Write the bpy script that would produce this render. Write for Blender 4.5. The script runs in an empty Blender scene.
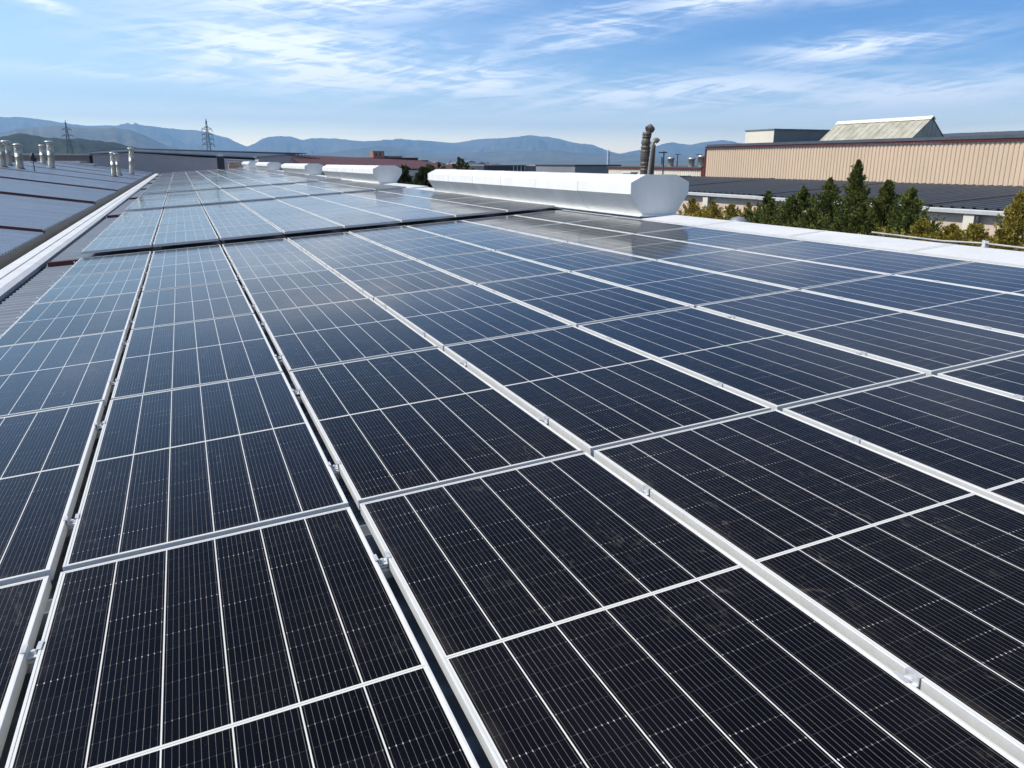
import bpy, bmesh, math, random
import numpy as np
from mathutils import Vector, Matrix

# ------------------------------------------------------------------ camera, sky, sun, exposure
S = bpy.context.scene
COL = S.collection
R = math.radians
ZC = 9.6                                   # eye height above the ground
cam_d = bpy.data.cameras.new("camera"); cam = bpy.data.objects.new("camera", cam_d); COL.objects.link(cam)
cam.location = (0, 0, ZC)
cam.rotation_euler = (R(90 - 16.131), 0, R(-22.647))
cam_d.sensor_width = 36; cam_d.lens = 36 * 767 / 1024
cam_d.clip_start = 0.05; cam_d.clip_end = 60000
S.camera = cam

SUN_EL, SUN_AZ = 51.0, -76.0               # azimuth clockwise from +Y (column direction)
EXPOSURE = 0.46
SKY_STRENGTH = 0.14
S.view_settings.view_transform = 'Standard'; S.view_settings.look = 'None'
S.view_settings.exposure = EXPOSURE; S.view_settings.gamma = 1
S.view_settings.use_curve_mapping = False
S.cycles.use_denoising = True
S.cycles.max_bounces = 8; S.cycles.volume_bounces = 2
S.cycles.sample_clamp_indirect = 6


class NT:
    """tiny node helper"""
    def __init__(s, tree):
        s.t = tree; s.n = tree.nodes; s.l = tree.links
    def node(s, kind, **kw):
        n = s.n.new(kind)
        for k, v in kw.items(): setattr(n, k, v)
        return n
    def put(s, sock, v):
        if hasattr(v, 'is_output'): s.l.new(v, sock)
        elif v is not None: sock.default_value = v
    def m(s, op, a, b=None, c=None, clamp=False):
        n = s.n.new('ShaderNodeMath'); n.operation = op; n.use_clamp = clamp
        for i, v in enumerate((a, b, c)):
            if v is not None: s.put(n.inputs[i], v)
        return n.outputs[0]
    def noise(s, vec, scale, detail=4, rough=.5, dist=0):
        n = s.n.new('ShaderNodeTexNoise')
        s.put(n.inputs['Vector'], vec); n.inputs['Scale'].default_value = scale
        n.inputs['Detail'].default_value = detail; n.inputs['Roughness'].default_value = rough
        n.inputs['Distortion'].default_value = dist
        return n.outputs['Fac']
    def mix(s, f, a, b):
        n = s.n.new('ShaderNodeMix'); n.data_type = 'RGBA'
        s.put(n.inputs[0], f); s.put(n.inputs[6], a); s.put(n.inputs[7], b)
        return n.outputs[2]
    def ramp(s, v, lo, hi, a=0., b=1.):
        n = s.n.new('ShaderNodeMapRange'); n.clamp = True; n.interpolation_type = 'SMOOTHSTEP'
        s.put(n.inputs[0], v); n.inputs[1].default_value = lo; n.inputs[2].default_value = hi
        n.inputs[3].default_value = a; n.inputs[4].default_value = b
        return n.outputs[0]
    def xyz(s, x, y, z=0.):
        n = s.n.new('ShaderNodeCombineXYZ')
        for i, v in enumerate((x, y, z)): s.put(n.inputs[i], v)
        return n.outputs[0]


def c4(c): return (c[0], c[1], c[2], 1.)


def build_world():
    w = bpy.data.worlds.new("World"); S.world = w; w.use_nodes = True
    g = NT(w.node_tree); g.n.clear()
    out = g.node('ShaderNodeOutputWorld')
    sky = g.node('ShaderNodeTexSky'); sky.sky_type = 'NISHITA'; sky.sun_disc = False
    sky.sun_elevation = R(SUN_EL); sky.sun_rotation = R(SUN_AZ)
    sky.altitude = 300; sky.air_density = 1.0; sky.dust_density = 0.2; sky.ozone_density = 2.6
    tc = g.node('ShaderNodeTexCoord')
    sx = g.node('ShaderNodeSeparateXYZ'); g.l.new(tc.outputs['Generated'], sx.inputs[0])
    x, y, z = sx.outputs
    az = g.m('MULTIPLY', g.m('ARCTAN2', x, y), 57.2958)
    el = g.m('MULTIPLY', g.m('ARCSINE', z), 57.2958)
    # streaky cirrus: noise in azimuth/elevation, stretched sideways and slightly tilted
    def streak(kx, ky, tilt, det, rough, off, dist=.6):
        e2 = g.m('ADD', el, g.m('MULTIPLY', az, tilt))
        return g.noise(g.xyz(g.m('MULTIPLY', az, kx), g.m('MULTIPLY', e2, ky), off), 1.0, det, rough, dist)
    def blob(a0, sa, e0, se, tilt=0.):
        da = g.m('DIVIDE', g.m('SUBTRACT', az, a0), sa)
        ee = g.m('SUBTRACT', g.m('SUBTRACT', el, e0), g.m('MULTIPLY', g.m('SUBTRACT', az, a0), tilt))
        de = g.m('DIVIDE', ee, se)
        return g.m('POWER', 2.71828, g.m('MULTIPLY', g.m('ADD', g.m('MULTIPLY', da, da), g.m('MULTIPLY', de, de)), -1.))
    fine = streak(.15, 1.15, -.14, 10, .62, 3.1, 1.3)
    fine2 = streak(.10, 1.5, .12, 10, .62, 8.7, .9)
    wide = streak(.07, .35, -.03, 6, .6, 5.3, .5)
    blobs = None
    for (a0, sa, e0, se, tl, k) in [(8.5, 9.5, 6.6, 2.3, -.08, 1.0), (18, 7.5, 5.6, 1.7, -.04, .95), (7, 14, 5.4, .5, .0, .8),
                                     (10, 11, 10.6, 1.7, .05, .75), (33, 14, 4.4, 1.3, .03, .85), (48, 12, 3.9, 1.4, .05, .75),
                                     (38, 7, 10.8, 1.2, .15, .75), (45, 6, 7.0, .9, .08, .75), (28, 7, 8.6, 1.5, .2, .55),
                                     (50, 8, 11.2, 1.0, .1, .65), (-9.5, 1.8, 12.2, .5, .0, .8), (-6.5, 1.8, 9.0, .4, -.2, .6),
                                     (5, 16, 3.2, .6, .0, .45), (25, 16, 2.6, 1.0, .0, .45)]:
        b = g.m('MULTIPLY', blob(a0, sa, e0, se, tl), k)
        blobs = b if blobs is None else g.m('MAXIMUM', blobs, b)
    tex = g.m('ADD', g.m('MULTIPLY', g.ramp(fine, .38, .66), .6), g.m('MULTIPLY', g.ramp(fine2, .40, .68), .4))
    tex = g.m('ADD', g.m('MULTIPLY', tex, .8), g.m('MULTIPLY', g.ramp(wide, .35, .65), .3))
    low = g.m('MULTIPLY', blobs, g.ramp(tex, .02, .76, .12, 1.3))
    # thin general cirrus over the rest of the dome (what the panels mirror)
    zz = g.m('ADD', g.m('MAXIMUM', z, 0.), .12)
    high = g.noise(g.xyz(g.m('DIVIDE', x, zz), g.m('MULTIPLY', g.m('DIVIDE', y, zz), .35), 1.7), 1.3, 7, .6, .8)
    hi = g.m('MULTIPLY', g.ramp(high, .48, .78, 0, .45), g.ramp(el, 11, 17))
    cl = g.m('MINIMUM', g.m('ADD', low, hi), .92)
    cl = g.m('MULTIPLY', cl, g.ramp(el, .6, 3.0))
    # deeper blue away from the sun and higher up
    deep = g.m('MAXIMUM', g.m('MULTIPLY', g.ramp(az, -22, 48), g.ramp(el, .5, 9.5)), 0.)
    tint = g.mix(deep, (1.0, 1.0, 1.0, 1), (.50, .64, .84, 1))
    tint = g.mix(g.m('MULTIPLY', g.ramp(az, 0, 50), g.m('MULTIPLY', g.ramp(el, 1., 8.), g.ramp(el, 60, 20))), tint, (.27, .46, .71, 1))
    sd = (math.sin(R(SUN_AZ)) * math.cos(R(SUN_EL)), math.cos(R(SUN_AZ)) * math.cos(R(SUN_EL)), math.sin(R(SUN_EL)))
    dt = g.m('ABSOLUTE', g.m('ADD', g.m('ADD', g.m('MULTIPLY', x, sd[0]), g.m('MULTIPLY', y, sd[1])), g.m('MULTIPLY', z, sd[2])))
    tint = g.mix(g.m('MULTIPLY', g.ramp(el, 9, 32), g.ramp(dt, .95, .5)), tint, (.25, .26, .30, 1))     # darkest a right angle from the sun
    tint = g.mix(g.m('MULTIPLY', g.ramp(el, 4.2, .3), g.ramp(el, -1., .0)), tint, (2.6, 2.1, 1.6, 1))
    mu = g.node('ShaderNodeMix'); mu.data_type = 'RGBA'; mu.blend_type = 'MULTIPLY'; mu.inputs[0].default_value = 1.
    g.l.new(sky.outputs[0], mu.inputs[6]); g.l.new(tint, mu.inputs[7])
    b1 = g.node('ShaderNodeBackground'); g.l.new(mu.outputs[2], b1.inputs[0]); b1.inputs[1].default_value = SKY_STRENGTH
    b2 = g.node('ShaderNodeBackground'); b2.inputs[0].default_value = (.92, .95, 1., 1); b2.inputs[1].default_value = 1.12
    mx = g.node('ShaderNodeMixShader'); g.put(mx.inputs[0], cl)
    g.l.new(b1.outputs[0], mx.inputs[1]); g.l.new(b2.outputs[0], mx.inputs[2]); g.l.new(mx.outputs[0], out.inputs[0])
build_world()

sun_d = bpy.data.lights.new("sun", 'SUN'); sun_d.energy = 3.9; sun_d.angle = R(.53); sun_d.color = (1., .92, .80)
sun = bpy.data.objects.new("sun", sun_d); COL.objects.link(sun)
sdir = Vector((math.sin(R(SUN_AZ)) * math.cos(R(SUN_EL)), math.cos(R(SUN_AZ)) * math.cos(R(SUN_EL)), math.sin(R(SUN_EL))))
sun.rotation_euler = sdir.to_track_quat('Z', 'Y').to_euler(); sun.location = (-20, 10, 40)

# ------------------------------------------------------------------ helpers
def tag(o, label=None, cat=None, group=None, kind=None):
    if label: o['label'] = label
    if cat: o['category'] = cat
    if group: o['group'] = group
    if kind: o['kind'] = kind
    return o


def empty(name, loc=(0, 0, 0), rot=(0, 0, 0)):
    o = bpy.data.objects.new(name, None); COL.objects.link(o); o.location = loc; o.rotation_euler = rot
    o.empty_display_size = .3
    return o


def copy_to(o, parent=None):
    c = o.copy(); COL.objects.link(c)
    if parent: c.parent = parent
    return c


class MB:
    """collects shapes in one mesh"""
    def __init__(s): s.v = []; s.f = []; s.smooth = []; s.mi = []; s.cur = 0
    def add(s, vs, fs, smooth=False):
        b = len(s.v); s.v += [tuple(v) for v in vs]
        for f in fs: s.f.append([i + b for i in f]); s.smooth.append(smooth); s.mi.append(s.cur)
    def box(s, x0, x1, y0, y1, z0, z1, fn=None):
        v = [(x, y, z) for z in (z0, z1) for y in (y0, y1) for x in (x0, x1)]
        if fn: v = [fn(*p) for p in v]
        s.add(v, [(0, 2, 3, 1), (4, 5, 7, 6), (0, 1, 5, 4), (2, 6, 7, 3), (0, 4, 6, 2), (1, 3, 7, 5)])
    def prism(s, prof, y0, y1, fn=None):           # closed profile in x,z pushed along y
        n = len(prof)
        v = [(p[0], y0, p[1]) for p in prof] + [(p[0], y1, p[1]) for p in prof]
        if fn: v = [fn(*p) for p in v]
        s.add(v, [(i, (i + 1) % n, n + (i + 1) % n, n + i) for i in range(n)] + [tuple(range(n))[::-1], tuple(range(n, 2 * n))])
    def tube(s, pts, rad, n=10, cap=True, smooth=True):
        pts = [Vector(p) for p in pts]
        rads = rad if isinstance(rad, (list, tuple)) else [rad] * len(pts)
        rings = []
        for i, p in enumerate(pts):
            d = (pts[min(i + 1, len(pts) - 1)] - pts[max(i - 1, 0)]).normalized()
            a = d.orthogonal().normalized() if abs(d.z) < .99 else Vector((1, 0, 0))
            a = (a - d * a.dot(d)).normalized(); b = d.cross(a)
            if i and rings:
                pa = prev_a - d * prev_a.dot(d)
                if pa.length > 1e-4: a = pa.normalized(); b = d.cross(a)
            prev_a = a
            rings.append([p + (a * math.cos(t) + b * math.sin(t)) * rads[i] for t in [2 * math.pi * k / n for k in range(n)]])
        v = [q for r in rings for q in r]
        f = [(i * n + k, i * n + (k + 1) % n, (i + 1) * n + (k + 1) % n, (i + 1) * n + k) for i in range(len(pts) - 1) for k in range(n)]
        s.add(v, f, smooth)
        if cap:
            s.add(rings[0], [tuple(range(n))[::-1]]); s.add(rings[-1], [tuple(range(n))])
    def lathe(s, prof, c=(0, 0, 0), n=16, smooth=True):
        v = [(c[0] + r * math.cos(2 * math.pi * k / n), c[1] + r * math.sin(2 * math.pi * k / n), c[2] + z) for r, z in prof for k in range(n)]
        f = [(i * n + k, i * n + (k + 1) % n, (i + 1) * n + (k + 1) % n, (i + 1) * n + k) for i in range(len(prof) - 1) for k in range(n)]
        s.add(v, f, smooth)
    def build(s, name, mat, parent=None, loc=None):
        me = bpy.data.meshes.new(name)
        me.from_pydata(s.v, [], s.f)
        mats = mat if isinstance(mat, (list, tuple)) else [mat]
        for m_ in mats: me.materials.append(m_)
        me.polygons.foreach_set('use_smooth', s.smooth)
        me.polygons.foreach_set('material_index', s.mi)
        me.validate(); me.update()
        o = bpy.data.objects.new(name, me); COL.objects.link(o)
        if parent: o.parent = parent
        if loc: o.location = loc
        return o


def material(name, col, rough=.6, metal=0., spec=.5, vary=.12, scale=3., col2=None, streak=None, bump=0., bscale=40., coat=0.):
    """procedural paint / metal / masonry with broad and fine tone variation"""
    m = bpy.data.materials.new(name); m.use_nodes = True
    g = NT(m.node_tree); b = g.n['Principled BSDF']
    tc = g.node('ShaderNodeTexCoord').outputs['Object']
    v = tc
    if streak:
        mp = g.node('ShaderNodeMapping'); g.l.new(tc, mp.inputs[0]); mp.inputs['Scale'].default_value = streak; v = mp.outputs[0]
    n1 = g.noise(v, scale, 6, .6, .3); n2 = g.noise(v, scale * 9, 4, .6)
    f = g.ramp(g.m('ADD', g.m('MULTIPLY', n1, .65), g.m('MULTIPLY', n2, .35)), .32, .68)
    c2 = col2 if col2 else tuple(c * (1 - 2.2 * vary) for c in col)
    g.l.new(g.mix(f, c4(c2), c4(col)), b.inputs['Base Color'])
    b.inputs['Roughness'].default_value = rough; b.inputs['Metallic'].default_value = metal
    b.inputs['Specular IOR Level'].default_value = spec
    b.inputs['Coat Weight'].default_value = coat
    if bump:
        bp = g.node('ShaderNodeBump'); bp.inputs['Strength'].default_value = bump; bp.inputs['Distance'].default_value = .02
        g.l.new(g.noise(tc, bscale, 4), bp.inputs['Height']); g.l.new(bp.outputs[0], b.inputs['Normal'])
    return m


M = {}
M['alu'] = material('anodised_aluminium', (.70, .71, .70), .45, .15, .5, .05, 6)
M['zinc'] = material('zinc_plated_steel', (.72, .74, .76), .35, .35, .5, .12, 30)
M['white'] = material('white_painted_sheet', (.72, .73, .73), .42, 0, .4, .07, 1.6, bump=.2, bscale=5)
M['flashlap'] = material('flashing_lap', (.66, .67, .67), .5, .1, .4, .1, 9)
M['ventwhite'] = material('white_ventilator_sheet', (.84, .84, .81), .45, 0, .4, .045, 1.0, streak=(2.5, 2.5, .5), bump=.15, bscale=3)
M['galv'] = material('weathered_galvanised_sheet', (.29, .33, .38), .45, .35, .5, .10, .8, streak=(.4, 2, 2))
M['leftroof'] = material('blue_grey_roof_sheet', (.43, .50, .57), .27, .6, .5, .10, .5, streak=(.3, 2, 2))
M['red'] = material('dark_red_trim', (.085, .014, .016), .5, 0, .4, .12, 3)
M['maroon'] = material('maroon_trim', (.12, .026, .026), .5, 0, .4, .12, 2)
M['gutter'] = material('grey_gutter_metal', (.13, .145, .15), .5, .3, .5, .15, 2, streak=(4, .4, 4))
M['concrete'] = material('rendered_wall', (.42, .37, .31), .85, 0, .3, .12, .9, bump=.2)
M['beige'] = material('beige_cladding', (.62, .48, .345), .5, 0, .4, .05, .6, streak=(1, 1, .25))
M['cream'] = material('cream_cladding', (.74, .70, .58), .5, 0, .4, .05, .6)
M['render'] = material('cream_rendered_wall', (.66, .53, .42), .85, 0, .3, .08, 1.1, bump=.2)
M['darkroof'] = material('dark_slate_roof_sheet', (.085, .098, .118), .6, .0, .35, .12, .5, streak=(.3, 2, 2))
M['paleeave'] = material('pale_grey_gutter', (.55, .57, .58), .5, .1, .4, .08, 2)
M['skylight'] = material('weathered_skylight_sheet', (.46, .45, .37), .55, 0, .4, .2, .9, col2=(.27, .26, .21), streak=(1.5, 1.5, .35))
M['greyclad'] = material('grey_cladding', (.20, .21, .21), .6, 0, .4, .08, .8)
M['mauve'] = material('mauve_grey_cladding', (.50, .45, .46), .65, 0, .4, .07, .3)
M['paleroof'] = material('pale_roof_sheet', (.50, .53, .56), .5, .2, .4, .08, .4)
M['brownwall'] = material('brown_wall', (.30, .24, .20), .8, 0, .3, .1, .4)
M['black'] = material('black_enamel', (.012, .012, .013), .45, 0, .5, .1, 4)
M['redroof'] = material('dark_red_roof_sheet', (.075, .020, .022), .6, 0, .4, .15, .5)
M['brick'] = material('brick_tower', (.38, .19, .14), .85, 0, .3, .15, 1)
M['pipe'] = material('galvanised_flue', (.60, .57, .50), .38, .55, .5, .16, 3, streak=(2, 2, .6))
M['gutterpale'] = material('dull_flue_metal', (.40, .38, .34), .5, .35, .5, .2, 4)
M['duct'] = material('crumpled_duct_metal', (.17, .145, .12), .6, .25, .5, .3, 4)
M['townwhite'] = material('town_render', (.62, .60, .56), .8, 0, .3, .1, .1)
M['towngrey'] = material('town_grey', (.22, .23, .25), .7, 0, .3, .1, .1)
M['towndark'] = material('town_dark', (.035, .04, .05), .5, 0, .5, .1, .1)
M['towntan'] = material('town_tan', (.45, .36, .24), .8, 0, .3, .1, .1)
M['townblue'] = material('town_blue', (.09, .12, .17), .6, 0, .4, .1, .1)
M['glassdark'] = material('dark_window_glass', (.02, .025, .03), .1, 0, .6, .1, 1)
M['steel'] = material('lattice_steel', (.14, .15, .15), .6, .3, .4, .1, 1)
M['bark'] = material('bark', (.09, .06, .04), .9, 0, .2, .2, 6)
M['rust'] = material('rusty_sheet', (.33, .14, .06), .8, .1, .3, .3, 6, col2=(.55, .5, .42))


PW, PLN = 1.156, 2.443                      # one panel
def panel_material():
    m = bpy.data.materials.new('solar_cells_under_glass'); m.use_nodes = True
    g = NT(m.node_tree); b = g.n['Principled BSDF']
    tc = g.node('ShaderNodeTexCoord').outputs['Object']
    sp = g.node('ShaderNodeSeparateXYZ'); g.l.new(tc, sp.inputs[0]); x, y, _ = sp.outputs
    W, L, mg, half = PW, PLN, .0165, .0090
    pc = (W - 2 * mg) / 6; pr_ = (L / 2 - half - mg) / 13
    u = g.m('DIVIDE', g.m('SUBTRACT', x, mg), pc)
    fu = g.m('FRACT', u)
    du = g.m('MULTIPLY', g.m('MINIMUM', fu, g.m('SUBTRACT', 1., fu)), pc)
    colgap = g.m('LESS_THAN', du, .0023)
    ym = g.m('SUBTRACT', g.m('ABSOLUTE', g.m('SUBTRACT', y, L / 2)), half)     # distance past the middle strip
    mid = g.m('LESS_THAN', ym, 0.)
    v = g.m('DIVIDE', ym, pr_); fv = g.m('FRACT', v)
    dv = g.m('MULTIPLY', g.m('MINIMUM', fv, g.m('SUBTRACT', 1., fv)), pr_)
    ex = g.m('MAXIMUM', g.m('LESS_THAN', x, mg), g.m('GREATER_THAN', x, W - mg))
    ey = g.m('MAXIMUM', g.m('LESS_THAN', y, mg), g.m('GREATER_THAN', y, L - mg))
    white = g.m('MAXIMUM', g.m('MAXIMUM', colgap, mid), g.m('MAXIMUM', ex, ey))
    fb = g.m('FRACT', g.m('MULTIPLY', fu, 10.))
    db = g.m('MULTIPLY', g.m('ABSOLUTE', g.m('SUBTRACT', fb, .5)), pc / 10)
    # uneven glint of the ribbons, painted into their tone
    rb = g.noise(g.xyz(g.m('MULTIPLY', g.m('FLOOR', g.m('MULTIPLY', u, 10.)), 3.7), g.m('MULTIPLY', y, 1.4), 0.), 1.0, 2)
    bus = g.m('MULTIPLY', g.m('LESS_THAN', db, .00055), g.ramp(rb, .3, .7, .45, 1.))
    row = g.m('LESS_THAN', dv, .0007)
    rn = g.noise(g.xyz(g.m('FLOOR', u), g.m('MULTIPLY', g.m('FLOOR', g.m('ADD', v, .5)), 5.3), g.m('MULTIPLY', x, 1.5)), 1.3, 2)
    dot = g.m('MULTIPLY', g.m('MULTIPLY', g.m('LESS_THAN', db, .0013), g.m('LESS_THAN', dv, .0034)), g.ramp(rn, .50, .74))  # glints where ribbons cross the cell gaps, painted as pale dots
    info = g.node('ShaderNodeObjectInfo')
    # cell tone: faint change from cell to cell and panel to panel
    cellid = g.noise(g.xyz(g.m('ADD', g.m('FLOOR', u), g.m('MULTIPLY', info.outputs['Random'], 91.)), g.m('MULTIPLY', g.m('FLOOR', v), 1.7), 2.), 1.9, 1)
    cell = g.mix(g.ramp(cellid, .3, .7), c4((.0013, .0016, .0034)), c4((.0024, .0026, .0052)))
    cell = g.mix(g.ramp(info.outputs['Random'], .45, 1.), cell, c4((.0024, .0022, .0046)))
    col = g.mix(row, cell, c4((.035, .037, .045)))
    col = g.mix(bus, col, c4((.19, .178, .155)))
    col = g.mix(dot, col, c4((.72, .70, .64)))
    # middle strip: white with a thin ribbon along it
    ribbon = g.m('LESS_THAN', g.m('ABSOLUTE', g.m('SUBTRACT', y, L / 2)), .0016)
    wcol = g.mix(g.m('MULTIPLY', ribbon, mid), c4((.63, .63, .61)), c4((.34, .35, .36)))
    col = g.mix(white, col, wcol)
    # dust: even film, blotches and rain-dried smears, specks
    gp = g.node('ShaderNodeNewGeometry').outputs['Position']
    d1 = g.ramp(g.noise(gp, 1.1, 5, .62, .6), .42, .75)
    mp = g.node('ShaderNodeMapping'); g.l.new(gp, mp.inputs[0]); mp.inputs['Scale'].default_value = (7, 3, 7); mp.inputs['Rotation'].default_value = (0, 0, .5)
    d2 = g.ramp(g.noise(mp.outputs[0], 2.2, 8, .72, 1.5), .54, .78)
    sp_ = g.ramp(g.noise(gp, 170, 2, .5), .70, .80)
    d2 = g.m('MULTIPLY', d2, g.ramp(g.noise(gp, .8, 3), .46, .62))
    edge = g.m('MULTIPLY', g.m('ADD', g.ramp(x, .075, .012), g.ramp(y, .06, .012)), g.ramp(g.noise(gp, 5., 4), .35, .7))
    dust = g.m('ADD', g.m('ADD', .001, g.m('MULTIPLY', d1, .004)), g.m('ADD', g.m('ADD', g.m('MULTIPLY', d2, .13), g.m('MULTIPLY', edge, .035)), g.m('MULTIPLY', g.m('MULTIPLY', sp_, g.m('ADD', d1, .35)), .30)))
    col = g.mix(dust, col, c4((.55, .48, .40)))
    g.l.new(col, b.inputs['Base Color'])
    b.inputs['Roughness'].default_value = .45; b.inputs['Specular IOR Level'].default_value = .0
    b.inputs['Coat Weight'].default_value = 1.; g.l.new(g.m('ADD', 1.18, g.m('MULTIPLY', info.outputs['Random'], .10)), b.inputs['Coat IOR'])
    g.l.new(g.m('ADD', .085, g.m('MULTIPLY', g.m('ADD', d1, d2), .06)), b.inputs['Coat Roughness'])
    bp = g.node('ShaderNodeBump'); bp.inputs['Strength'].default_value = .10; bp.inputs['Distance'].default_value = .003
    g.l.new(g.noise(gp, 2.6, 3, .5), bp.inputs['Height']); g.l.new(bp.outputs[0], b.inputs['Coat Normal'])
    return m
M['cells'] = panel_material()


def leaf_material(name, c1, c2, scale=1.2):
    m = bpy.data.materials.new(name); m.use_nodes = True
    g = NT(m.node_tree); b = g.n['Principled BSDF']
    geo = g.node('ShaderNodeNewGeometry'); tc = g.node('ShaderNodeTexCoord').outputs['Object']
    f = g.m('ADD', g.m('MULTIPLY', geo.outputs['Random Per Island'], .5), g.m('MULTIPLY', g.ramp(g.noise(tc, scale, 4), .3, .7), .5))
    col = g.mix(f, c4(c1), c4(c2)); g.l.new(col, b.inputs['Base Color'])
    b.inputs['Roughness'].default_value = .6; b.inputs['Specular IOR Level'].default_value = .25
    tr = g.node('ShaderNodeBsdfTranslucent'); g.l.new(col, tr.inputs[0])
    mx = g.node('ShaderNodeMixShader'); mx.inputs[0].default_value = .25
    g.l.new(b.outputs[0], mx.inputs[1]); g.l.new(tr.outputs[0], mx.inputs[2])
    g.l.new(mx.outputs[0], g.n['Material Output'].inputs[0])
    return m
M['leafdark'] = leaf_material('dark_conifer_leaf', (.040, .068, .020), (.22, .23, .05))
M['leafolive'] = leaf_material('olive_conifer_leaf', (.13, .125, .026), (.50, .38, .065))
M['leaffar'] = leaf_material('far_leaf', (.035, .050, .020), (.09, .10, .04))

# ------------------------------------------------------------------ ground, hills, haze
def ground():
    m = bpy.data.materials.new('dry_ground'); m.use_nodes = True
    g = NT(m.node_tree); b = g.n['Principled BSDF']; tc = g.node('ShaderNodeTexCoord').outputs['Object']
    n1 = g.noise(tc, .0016, 7, .6, .5); n2 = g.noise(tc, .03, 5, .6)
    col = g.mix(g.ramp(n1, .4, .6), c4((.05, .06, .03)), c4((.16, .13, .08)))
    col = g.mix(g.m('MULTIPLY', n2, .5), col, c4((.10, .10, .09)))
    g.l.new(col, b.inputs['Base Color']); b.inputs['Roughness'].default_value = .9
    n = 64; s = MB()
    s.add([(14000 * math.cos(2 * math.pi * k / n), 14000 * math.sin(2 * math.pi * k / n), 0) for k in range(n)], [tuple(range(n))])
    o = s.build('ground', m); tag(o, 'dry ground of the industrial estate running out to the hills', 'ground', kind='structure')
    s = MB(); s.box(8.9, 29.0, -40, 120, -.05, .02)
    o = s.build('yard', material('asphalt', (.055, .055, .055), .9, 0, .3, .15, .3)); tag(o, 'asphalt yard between the two factory buildings', 'yard', kind='structure')
ground()


def hill_material(name, c1, c2, sc):
    m = bpy.data.materials.new(name); m.use_nodes = True
    g = NT(m.node_tree); b = g.n['Principled BSDF']; tc = g.node('ShaderNodeTexCoord').outputs['Object']
    f = g.m('ADD', g.m('MULTIPLY', g.noise(tc, sc, 8, .65, .4), .7), g.m('MULTIPLY', g.noise(tc, sc * 12, 4, .6), .3))
    g.l.new(g.mix(g.ramp(f, .38, .62), c4(c1), c4(c2)), b.inputs['Base Color'])
    b.inputs['Roughness'].default_value = .95; b.inputs['Specular IOR Level'].default_value = .1
    return m


def ridge(name, label, prof, dist, front, back, mat, seed, rough, naz=360, nt=46):
    """a real range: crest heights by azimuth, spurs and gullies running down both flanks"""
    rng = np.random.default_rng(seed)
    prof = np.array(prof); az = np.linspace(prof[0, 0], prof[-1, 0], naz)
    el = np.interp(az, prof[:, 0], prof[:, 1])
    jag = np.cumsum(rng.normal(0, 1, naz)); jag -= np.convolve(np.pad(jag, 12, 'edge'), np.ones(25) / 25, 'valid')
    el = np.maximum(el + jag * (.012 if dist > 3000 else .022), 0)
    t = np.concatenate([np.linspace(-1, 0, nt), np.linspace(0, 1, nt // 2)[1:]])
    A, T = np.meshgrid(az, t, indexing='ij')
    crest = (dist * np.tan(np.radians(el)) + ZC)[:, None]
    D = dist + np.where(T < 0, T * front, T * back)
    prf = np.clip(1 - np.abs(T), 0, 1); prf = prf ** 1.15
    nz = np.zeros_like(A)
    for k in range(1, 11):
        fr = .35 * 1.75 ** k
        ph = rng.uniform(0, 6.28, 3)
        nz += np.sin(A * fr + ph[0] + 2.2 * np.sin(T * 3.1 + A * .21 * fr + ph[1])) * np.cos(T * (1.5 + .7 * k) + ph[2]) / k
    Z = crest * prf + nz * rough * crest * prf * (1 - prf) * 2.2
    Z[:, 0] = -2; Z[:, -1] = -2
    X = D * np.sin(np.radians(A)); Y = D * np.cos(np.radians(A))
    v = np.stack([X, Y, Z], -1).reshape(-1, 3).tolist(); n = len(t)
    f = [(i * n + j, i * n + j + 1, (i + 1) * n + j + 1, (i + 1) * n + j) for i in range(naz - 1) for j in range(n - 1)]
    s = MB(); s.add(v, f, True)
    o = s.build(name, mat); tag(o, label, 'hills', kind='structure')
    return o

mt = hill_material('mountain_scrub', (.045, .050, .030), (.13, .115, .080), .0022)
mn = hill_material('wooded_hill', (.008, .014, .008), (.030, .036, .018), .018)
far = [(-40, 2.0), (-25, 2.4), (-14, 2.7), (-9.62, 2.59), (-8.6, 2.62), (-7.57, 2.53), (-6.53, 2.38), (-4.92, 2.18), (-3.21, 2.28), (-2.05, 2.3), (-.6, 2.14), (1.51, 1.98), (2.42, 1.8), (3.22, 1.56), (3.94, 1.18), (4.38, .99), (4.92, 1.25), (5.4, 1.58), (5.92, 1.65), (7.24, 1.72), (8.09, 1.47), (8.7, 1.6), (10.58, 1.55), (12.29, 1.42), (14.02, 1.5), (14.72, 1.57), (16.12, 1.51), (17.53, 1.37), (18.59, 1.31), (19.66, 1.45), (20.37, 1.58), (21.79, 1.65), (22.65, 1.72), (23.93, 1.85), (24.99, 1.72), (26.06, 1.58), (27.13, 1.31), (28.33, 1.24), (28.91, .97), (29.76, .69), (30.33, .56), (31.72, .82), (32.75, 1.09), (33.9, 1.35), (35.14, 1.15), (35.81, 1.28), (37.27, 1.47), (38.48, 1.26), (40.46, 1.06), (45.46, 1.15), (50.71, .92), (55.16, .99), (70, 1.4), (85, .9)]
ridge('mountains', 'blue hazy mountain range along the whole horizon', far, 11500, 3200, 1800, mt, 3, .34, 900, 60)
foot = [(-2, .0), (4.49, .14), (7.16, .50), (9.85, .62), (11.23, .85), (12.61, 1.02), (13.31, 1.09), (14.35, .96), (15.04, .76), (17.51, .56), (20.36, .70), (23.22, .77), (26.07, .77), (28.92, .56), (31.74, .40), (35.87, .4), (42.45, .35), (60, .4), (80, .2)]
ridge('foothills', 'low blue foothills in front of the mountain range', foot, 7600, 1700, 900, mt, 8, .30, 420, 36)
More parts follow.
